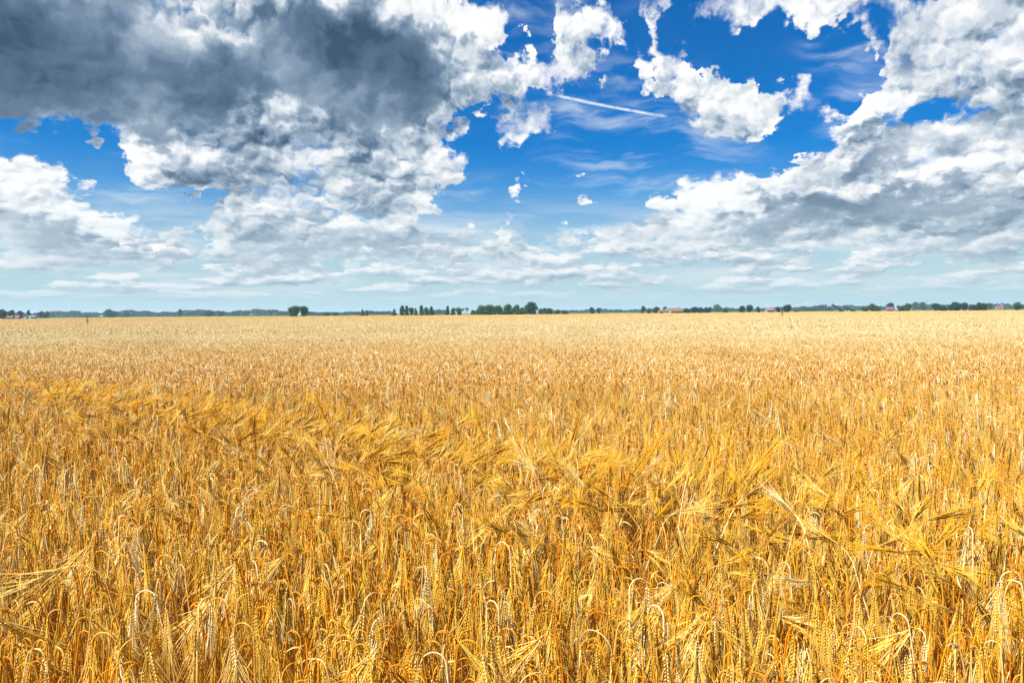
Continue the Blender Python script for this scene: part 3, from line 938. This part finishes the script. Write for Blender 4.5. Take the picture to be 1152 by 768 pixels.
for px, w, h, y, kd in ((1052, 10, 7.5, 600, 'round'), (1060, 11, 6.5, 610, 'flat'), (1070, 9, 7.5, 620, 'flat'), (1076, 11, 9, 600, 'round'), (1084, 10, 8, 610, 'round'), (1095, 10, 7.5, 620, 'flat'), (1101, 10, 8, 600, 'round'), (1107, 9, 7.5, 620, 'round')):
    T(px, w, h, y, kd, 'dark green tree in the thick belt at the far right, between pole and church', G4, True)
T(1113, 9, 6.5, 900, 'round', 'rounded bluish tree just right of the thick belt, left of the church')
T(1145, 12, 8.5, 560, 'round', 'big green tree at the right end of the skyline')
# left side
T(4, 12, 10, 620, 'round', 'tall dark tree at the left end of the skyline beside the houses', dark=True)
T(13.5, 7, 9, 660, 'round', 'rounded dark tree behind the orange roofed cottage on the left', dark=True)
T(24, 6, 8, 660, 'round', 'small dark tree between the cottage and the white shed', dark=True)
T(33, 6, 8.5, 660, 'slim', 'pointed dark tree behind the white shed', dark=True)
T(50, 13, 8.5, 900, 'flat', 'broad dark tree right of the white shed', dark=True)
T(126, 17, 9, 1100, 'flat', 'broad dome shaped dark tree rising above the blue woods', dark=True)
T(143, 9, 6.5, 1300, 'flat', 'low hump of a tree next to the broad dome shaped one', dark=True)
T(203, 6, 7.5, 1200, 'round', 'small lone treetop above the blue woods', dark=True)
T(236, 15, 7, 1200, 'flat', 'flat dark tree at the right part of the blue woods', dark=True)
T(249, 7, 5.5, 1200, 'flat', 'small tree touching the flat dark tree in the blue woods', dark=True)
T(408, 5, 6, 700, 'slim', 'thin light tree alone between the twin round trees and the slim row')
T(413, 4, 5, 720, 'slim', 'shorter thin tree close beside the lone thin light tree')
T(368, 10, 3.5, 900, 'flat', 'low bush right of the twin round trees', dark=True)
T(378, 7, 3.5, 900, 'flat', 'second low bush along right of the twin round trees', dark=True)

# woods too far off to be counted
def woods(name, label, x0, x1, y, hpx, seed, dark=True):
    rg = random.Random(seed)
    mb = MB()
    a, b = foot(x0, y).x, foot(x1, y).x
    n_ = int((b - a) * 2.4)
    H0 = hpx * y / FPX
    for i in range(n_ * 14):
        x = rg.uniform(a, b)
        hh = H0 * (0.80 + 0.16 * math.sin(x * 0.045 + seed) + 0.10 * math.sin(x * 0.16 + 2 * seed) + 0.07 * math.sin(x * 0.5))
        edge = min(1.0, (min(x - a, b - x) + 2) / 8.0)
        z = hh * edge * rg.random() ** 0.85
        p = Vector((x, y + rg.uniform(-14, 14), z))
        u = Vector((rg.gauss(0, 1), rg.gauss(0, 1), rg.gauss(0, 1))).normalized()
        w = u.cross(Vector((rg.gauss(0, 1), rg.gauss(0, 1), rg.gauss(0, 1))).normalized())
        s = rg.uniform(0.7, 1.7)
        mb.add([p - u * s, p - w * s, p + u * s, p + w * s], [(0, 1, 2, 3)], 0, rg.random())
    o = put(name, mb.mesh(name, smooth=False), [M_FOLD if dark else M_FOL])
    return tag(o, label, 'woods', kind='stuff')
woods('distant_forest', 'long dark blue forest along the skyline on the left', -30, 330, 1600, 7.2, 1)
woods('distant_forest', 'thin line of far hedges between the twin trees and the slim row', 345, 446, 1500, 4.2, 2)
woods('distant_forest', 'blue strip of woods seen through the gap in the middle tree row', 484, 506, 1500, 5.2, 3)
woods('distant_forest', 'thin pale line of hedges beyond the green strip', 625, 740, 1900, 4.0, 4)
woods('distant_forest', 'far line of hedges behind the farm and the wind turbines', 760, 900, 1700, 4.2, 5)
woods('distant_forest', 'flat bluish wood between the round trees and the conveyors', 899, 932, 1350, 7.5, 6)
woods('distant_forest', 'faint blue woods behind the conveyors', 930, 1000, 1900, 5.8, 7)
woods('distant_forest', 'blue strip of woods at the foot of the church on the right', 1030, 1190, 1700, 6.2, 8)

# ------------------------------------------------------------------ farms, barns, church
M_ROOF = plain('orange_tiles', (0.17, 0.075, 0.045))
M_ROOF2 = plain('pink_tiles', (0.20, 0.10, 0.08))
M_ROOF3 = plain('purple_slate', (0.10, 0.055, 0.09))
M_BRICK = plain('brick', (0.34, 0.16, 0.10))
M_WHITE = plain('white_render', (0.24, 0.225, 0.20))
M_GLASS = plain('window_glass', (0.04, 0.05, 0.06), 0.15)
M_STEEL = plain('dark_steel', (0.035, 0.03, 0.035), 0.5)
M_PALE = plain('pale_steel', (0.70, 0.72, 0.74), 0.4)

def box(mb, x0, x1, y0, y1, z0, z1, mi=0):
    v = [(x, y, z) for z in (z0, z1) for y in (y0, y1) for x in (x0, x1)]
    mb.add([Vector(q) for q in v], [(0, 2, 3, 1), (4, 5, 7, 6), (0, 1, 5, 4), (1, 3, 7, 5), (3, 2, 6, 7), (2, 0, 4, 6)], mi)

def house(name, px, y, wm, dm, hm, rm, wall, roof, label, cat, wins=3, rz=0.0, chimney=True):
    root = bpy.data.objects.new(name, None); COL.objects.link(root)
    root.location = foot(px, y); root.rotation_euler = (0, 0, rz)
    mb = MB()
    a, b = wm / 2, dm / 2
    mb.add([Vector(q) for q in ((-a, -b, 0), (a, -b, 0), (a, b, 0), (-a, b, 0), (-a, -b, hm), (a, -b, hm), (a, b, hm), (-a, b, hm), (-a, 0, hm + rm), (a, 0, hm + rm))],
           [(0, 1, 5, 4), (2, 3, 7, 6), (1, 2, 6, 9, 5), (3, 0, 4, 8, 7)])
    put('wall', mb.mesh('wall', False), [wall], root)
    mb = MB()
    e, t = 0.35, 0.16
    k = rm / b
    for sg in (-1, 1):
        y0_, z0_ = sg * (b + e), hm - e * k + 0.02
        mb.add([Vector(q) for q in ((-a - e, y0_, z0_), (a + e, y0_, z0_), (a + e, 0, hm + rm + 0.02), (-a - e, 0, hm + rm + 0.02),
                                    (-a - e, y0_, z0_ + t), (a + e, y0_, z0_ + t), (a + e, 0, hm + rm + 0.02 + t), (-a - e, 0, hm + rm + 0.02 + t))],
               [(0, 1, 2, 3), (4, 5, 6, 7), (0, 1, 5, 4), (1, 2, 6, 5), (3, 0, 4, 7)])
    rf = put('roof', mb.mesh('roof', False), [roof], root)
    if chimney:
        mb = MB(); box(mb, a * 0.5, a * 0.5 + 0.7, -0.35, 0.35, hm + rm - 0.4, hm + rm + 1.1)
        put('chimney', mb.mesh('chimney', False), [M_BRICK], rf)
    for i in range(wins):
        cx = -a + wm * (i + 0.75) / (wins + 0.5)
        mb = MB(); box(mb, cx - 0.55, cx + 0.55, -b - 0.06, -b + 0.1, hm * 0.35, hm * 0.35 + 1.1)
        f = put('window', mb.mesh('window', False), [M_WHITE], root)
        mb = MB(); box(mb, cx - 0.45, cx + 0.45, -b - 0.075, -b - 0.05, hm * 0.35 + 0.1, hm * 0.35 + 1.2)
        put('pane', mb.mesh('pane', False), [M_GLASS], f)
    mb = MB(); box(mb, -0.5 + a * 0.1, 0.5 + a * 0.1, -b - 0.05, -b + 0.1, 0.02, hm * 0.8)
    put('door', mb.mesh('door', False), [M_STEEL], root)
    return tag(root, label, cat)
house('farmhouse', 760, 640, 10.2, 7.4, 1.8, 2.5, M_WHITE, M_ROOF, 'long farmhouse with bright orange tiled roof right of the middle', 'house', 4, 0.15)
house('farm_shed', 743, 645, 3.4, 3.3, 1.8, 1.2, M_BRICK, M_ROOF, 'small red brick shed left of the orange roofed farmhouse', 'shed', 1, 0.3, False)
house('farm_cottage', 751, 690, 4.5, 4.1, 2.2, 1.7, M_WHITE, M_ROOF, 'little orange roofed cottage between the brick shed and the long farmhouse', 'house', 2, -0.3)
house('farmhouse', 865.5, 720, 7.0, 5.7, 2.0, 2.0, M_WHITE, M_ROOF2, 'house with faded pink roof between the round trees on the right', 'house', 3, 0.2)
house('low_barn', 894.5, 700, 4.9, 4.9, 1.4, 1.0, M_BRICK, M_STEEL, 'very low brown barn right of the dark round tree', 'barn', 0, 0.0, False)
house('old_barn', 1001, 600, 6.1, 5.7, 1.6, 2.2, M_BRICK, M_ROOF3, 'barn with dark purple roof under the yellowish green tree', 'barn', 1, -0.2, False)
house('farm_cottage', 12, 620, 5.3, 4.9, 1.4, 1.1, M_WHITE, M_ROOF, 'orange roofed cottage among the dark trees at the left end of the skyline', 'house', 2, 0.1)
house('farm_cottage', 21, 640, 4.1, 4.1, 1.5, 1.0, M_BRICK, M_ROOF2, 'brownish cottage just right of the orange roofed one on the left', 'house', 1, -0.2)
house('white_house', 115, 1250, 4.5, 4.1, 1.9, 1.1, M_WHITE, M_WHITE, 'tiny white house at the foot of the forest below the dome shaped tree', 'house', 1, 0.0, False)
house('white_house', 283, 1250, 3.7, 4.1, 2.4, 1.4, M_WHITE, M_ROOF2, 'tiny white house at the foot of the forest left of the twin round trees', 'house', 1, 0.2, False)
# arched white shed
root = bpy.data.objects.new('arched_shed', None); COL.objects.link(root); root.location = foot(35, 600)
mb = MB(); ring = [(3.0 * math.cos(a), 2.9 * math.sin(a)) for a in np.linspace(0, PI, 13)]
vs = [Vector((x, s * 4, z)) for s in (-1, 1) for x, z in ring]
mb.add(vs, [(i, i + 1, i + 14, i + 13) for i in range(12)])
put('shell', mb.mesh('shell'), [plain('grey_sheet', (0.26, 0.30, 0.32))], root)
mb = MB(); mb.add([Vector((x * 0.985, -3.9, z * 0.985)) for x, z in ring], [tuple(range(13))])
mb.add([Vector((x * 0.985, 3.9, z * 0.985)) for x, z in ring], [tuple(range(13))])
put('end_wall', mb.mesh('end_wall', False), [plain('pale_green_sheet', (0.30, 0.40, 0.42))], root)
mb = MB(); box(mb, -1.0, 1.0, -3.98, -3.92, 0.02, 2.1); put('door', mb.mesh('door', False), [M_STEEL], root)
tag(root, 'arched shed with pale curved shell among the trees on the left', 'shed')
# church
root = bpy.data.objects.new('village_church', None); COL.objects.link(root); root.location = foot(1127, 1500)
mb = MB(); box(mb, -2, 2, -2, 2, 0, 9.2); put('tower', mb.mesh('tower', False), [M_BRICK], root)
mb = MB(); mb.add([Vector(q) for q in ((-2.2, -2.2, 9.2), (2.2, -2.2, 9.2), (2.2, 2.2, 9.2), (-2.2, 2.2, 9.2), (0, 0, 15.0))], [(0, 1, 4), (1, 2, 4), (2, 3, 4), (3, 0, 4), (3, 2, 1, 0)])
put('spire', mb.mesh('spire', False), [M_ROOF3], root)
mb = MB(); box(mb, -12, -2.02, -3, 3, 0, 4.6); put('nave', mb.mesh('nave', False), [M_BRICK], root)
mb = MB(); mb.add([Vector(q) for q in ((-12.3, -3.4, 4.5), (-2.03, -3.4, 4.5), (-2.03, 3.4, 4.5), (-12.3, 3.4, 4.5), (-12.3, 0, 8.2), (-2.03, 0, 8.2))], [(0, 1, 5, 4), (2, 3, 4, 5), (0, 4, 3), (1, 2, 5)])
put('roof', mb.mesh('roof', False), [M_ROOF3], root)
tag(root, 'small church with pointed spire above the blue woods on the far right', 'church')

# ------------------------------------------------------------------ wind turbines, pole, conveyors
def turbine(px, y, hpx, spin, label):
    root = bpy.data.objects.new('wind_turbine', None); COL.objects.link(root); root.location = foot(px, y)
    H = (hpx * y / FPX) + CAM_H
    r = H * 0.42
    mb = MB(); mb.tube([(0, 0, 0), (0, 0, H)], [H * 0.016, H * 0.009], 12); put('tower', mb.mesh('tower'), [M_PALE], root)
    mb = MB(); box(mb, -H * 0.018, H * 0.018, -H * 0.05, H * 0.05, H - H * 0.012, H + H * 0.024); put('nacelle', mb.mesh('nacelle', False), [M_PALE], root)
    mb = MB(); mb.tube([(0, -H * 0.05, H), (0, -H * 0.085, H)], [H * 0.02, H * 0.006], 10, tip=False); hub = put('hub', mb.mesh('hub'), [M_PALE], root)
    for k in range(3):
        a = spin + k * 2 * PI / 3
        d = Vector((math.sin(a), 0, math.cos(a))); c = Vector((math.cos(a), 0, -math.sin(a)))
        o_ = Vector((0, -H * 0.066, H)); yv = Vector((0, 1, 0))
        mb = MB(); vs = []
        for t, w in ((0.0, 0.012), (0.15, 0.026), (0.6, 0.016), (1.0, 0.004)):
            q = o_ + d * r * t
            vs += [q - c * H * w, q - yv * H * w * 0.25, q + c * H * w, q + yv * H * w * 0.25]
        fs = [(i * 4 + j, i * 4 + (j + 1) % 4, i * 4 + 4 + (j + 1) % 4, i * 4 + 4 + j) for i in range(3) for j in range(4)]
        mb.add(vs, fs); put('blade', mb.mesh('blade', False), [M_PALE], hub)
    return tag(root, label, 'wind turbine', 'far wind turbines')
turbine(823, 2600, 6.0, 0.5, 'leftmost far wind turbine, above the bushes right of the farm')
turbine(864, 2700, 6.5, 0.9, 'far wind turbine standing above the pink roofed house')
turbine(906, 3000, 7.5, 0.2, 'rightmost far wind turbine, above the flat bluish wood')
root = bpy.data.objects.new('slim_pole', None); COL.objects.link(root); root.location = foot(1042, 620)
mb = MB(); mb.tube([(0, 0, 0), (0, 0, 9.3)], [0.13, 0.07], 8); put('post', mb.mesh('post'), [M_STEEL], root)
mb = MB(); box(mb, -0.15, 0.75, -0.12, 0.12, 9.0, 9.28); put('lamp_head', mb.mesh('lamp_head', False), [M_STEEL], root)
tag(root, 'slim dark pole standing between the hazy round tree and the thick belt', 'pole')

def conveyor(px, y, x_low, z_low, x_high, z_high, mast, label):
    root = bpy.data.objects.new('field_conveyor', None); COL.objects.link(root); root.location = foot(px, y)
    mb = MB()
    a, b = Vector((x_high, 0, z_high)), Vector((x_low, 0, z_low))
    for sy in (-0.5, 0.5):
        mb.tube([a + Vector((0, sy, 0)), b + Vector((0, sy, 0))], [0.28, 0.28], 4)
        mb.tube([a + Vector((0.1, sy, -0.7)), b + Vector((0, sy, -0.7))], [0.12, 0.12], 4)
    put('boom', mb.mesh('boom', False), [M_STEEL], root)
    mb = MB(); box(mb, x_low - 1.2, x_low + 1.6, -0.9, 0.9, 0.75, 1.9); put('chassis', mb.mesh('chassis', False), [M_STEEL], root)
    for sx in (-0.7, 1.1):
        for sy in (-1.1, 0.85):
            mb = MB(); mb.tube([(x_low + sx, sy, 0.55), (x_low + sx, sy + 0.25, 0.55)], [0.55, 0.55], 16)
            mb.add([Vector((x_low + sx + 0.55 * math.cos(k * PI / 8), sy, 0.55 + 0.55 * math.sin(k * PI / 8))) for k in range(16)], [tuple(range(16))])
            put('wheel', mb.mesh('wheel', False), [M_STEEL], root)
    mb = MB()
    if mast: mb.tube([(x_high, 0, z_high), (x_high + 0.15, 0, 0.0)], [0.16, 0.2], 6)
    else: mb.tube([a.lerp(b, 0.35), (x_high * 0.65 + x_low * 0.35 + 0.4, 0, 0.0)], [0.14, 0.16], 6)
    put('prop', mb.mesh('prop'), [M_STEEL], root)
    return tag(root, label, 'conveyor')
conveyor(936, 600, 7.6, 1.7, 0.0, 6.6, True, 'taller dark conveyor with long sloping boom held up by a mast')
conveyor(950, 620, 7.0, 1.6, 0.0, 4.4, False, 'lower dark conveyor with sloping boom, right of the taller one')

# ------------------------------------------------------------------ weeds above the crop, birds
M_WEED = plain('dry_dock', (0.055, 0.030, 0.018))
def weed(px, py, y, seed, label):
    rg = random.Random(seed)
    p = at(px, py, y)
    root = bpy.data.objects.new('dock_weed', None); COL.objects.link(root); root.location = (p.x, p.y, 0)
    mb = MB(); mb.tube([(0, 0, 0), (0.02, 0, p.z * 0.6), (0, 0, p.z)], [0.012, 0.009, 0.004], 6)
    for i in range(5):
        a = rg.uniform(0, 6.3); z = p.z * rg.uniform(0.6, 0.8)
        mb.tube([(0.01, 0, z), (0.12 * math.cos(a), 0.12 * math.sin(a), z + 0.22)], [0.006, 0.003], 5)
    put('stem', mb.mesh('stem'), [M_WEED], root)
    mb = MB()
    for i in range(320):
        z = rg.uniform(0.66, 1.0) * p.z; a = rg.uniform(0, 6.3); r = rg.uniform(0.0, 0.15) * (1.12 - z / p.z) / 0.3
        c = Vector((r * math.cos(a), r * math.sin(a), z)); u = Vector((rg.gauss(0, 1), rg.gauss(0, 1), rg.gauss(0, 1))).normalized() * 0.016
        w = u.cross(Vector((0.3, 0.5, 0.8))).normalized() * 0.014
        mb.add([c - u, c - w, c + u, c + w], [(0, 1, 2, 3)], 0)
    put('seed_head', mb.mesh('seed_head', False), [M_WEED], root)
    return tag(root, label, 'weed')
weed(98, 355.5, 62, 1, 'dark dock weed sticking out of the crop on the far left')
weed(880, 347.2, 75, 2, 'dark dock weed sticking out of the far crop below the round trees on the right')
def bird(px, py, y, span, heading, label):
    p = at(px, py, y)
    root = bpy.data.objects.new('flying_bird', None); COL.objects.link(root); root.location = p; root.rotation_euler = (0, 0.2, heading)
    mb = MB(); s = span
    mb.tube([(0, s * 0.30, 0), (0, s * 0.24, 0.0), (0, s * 0.10, 0), (0, -s * 0.10, 0), (0, -s * 0.26, 0), (0, -s * 0.36, 0)], [s * 0.004, s * 0.045, s * 0.075, s * 0.07, s * 0.03, s * 0.05], 8)
    for sg in (-1, 1):
        prof = ((0.05, 0.12, 0.0, 0.09), (0.22, 0.13, 0.06, 0.075), (0.38, 0.07, 0.055, 0.05), (0.52, -0.06, 0.02, 0.012))
        vs = []
        for x, y_, z, c in prof:
            vs += [Vector((sg * x * s, (y_) * s, z * s)), Vector((sg * x * s, (y_ - c) * s, (z + 0.012) * s)), Vector((sg * x * s, (y_ - 2 * c) * s, z * s)), Vector((sg * x * s, (y_ - c) * s, (z - 0.006) * s))]
        mb.add(vs, [(i * 4 + j, i * 4 + (j + 1) % 4, i * 4 + 4 + (j + 1) % 4, i * 4 + 4 + j) for i in range(3) for j in range(4)])
    put('body', mb.mesh('body'), [M_WEED], root)
    return tag(root, label, 'bird')
bird(274, 161, 75, 0.30, 0.9, 'tiny dark bird flying in front of the white cloud on the left')
bird(979, 92, 70, 0.26, -0.6, 'tiny dark bird flying high before the cloud bank on the right')

# ------------------------------------------------------------------ the air over the plain
m, n = new_mat('summer_air')
vol = n.node('ShaderNodeVolumePrincipled')
vol.inputs['Color'].default_value = (0.60, 0.84, 0.96, 1)
vol.inputs['Density'].default_value = 0.00013
vol.inputs['Density Attribute'].default_value = ''
vol.inputs['Anisotropy'].default_value = 0.1
o_ = n.node('ShaderNodeOutputMaterial'); n.t.links.new(vol.outputs[0], o_.inputs['Volume'])
mb = MB(); box(mb, -9000, 9000, -1500, 9000, -1.5, 60)
hz = put('haze', mb.mesh('haze', False), [m])
tag(hz, 'thin bluish summer haze lying over the plain', 'haze', kind='stuff')
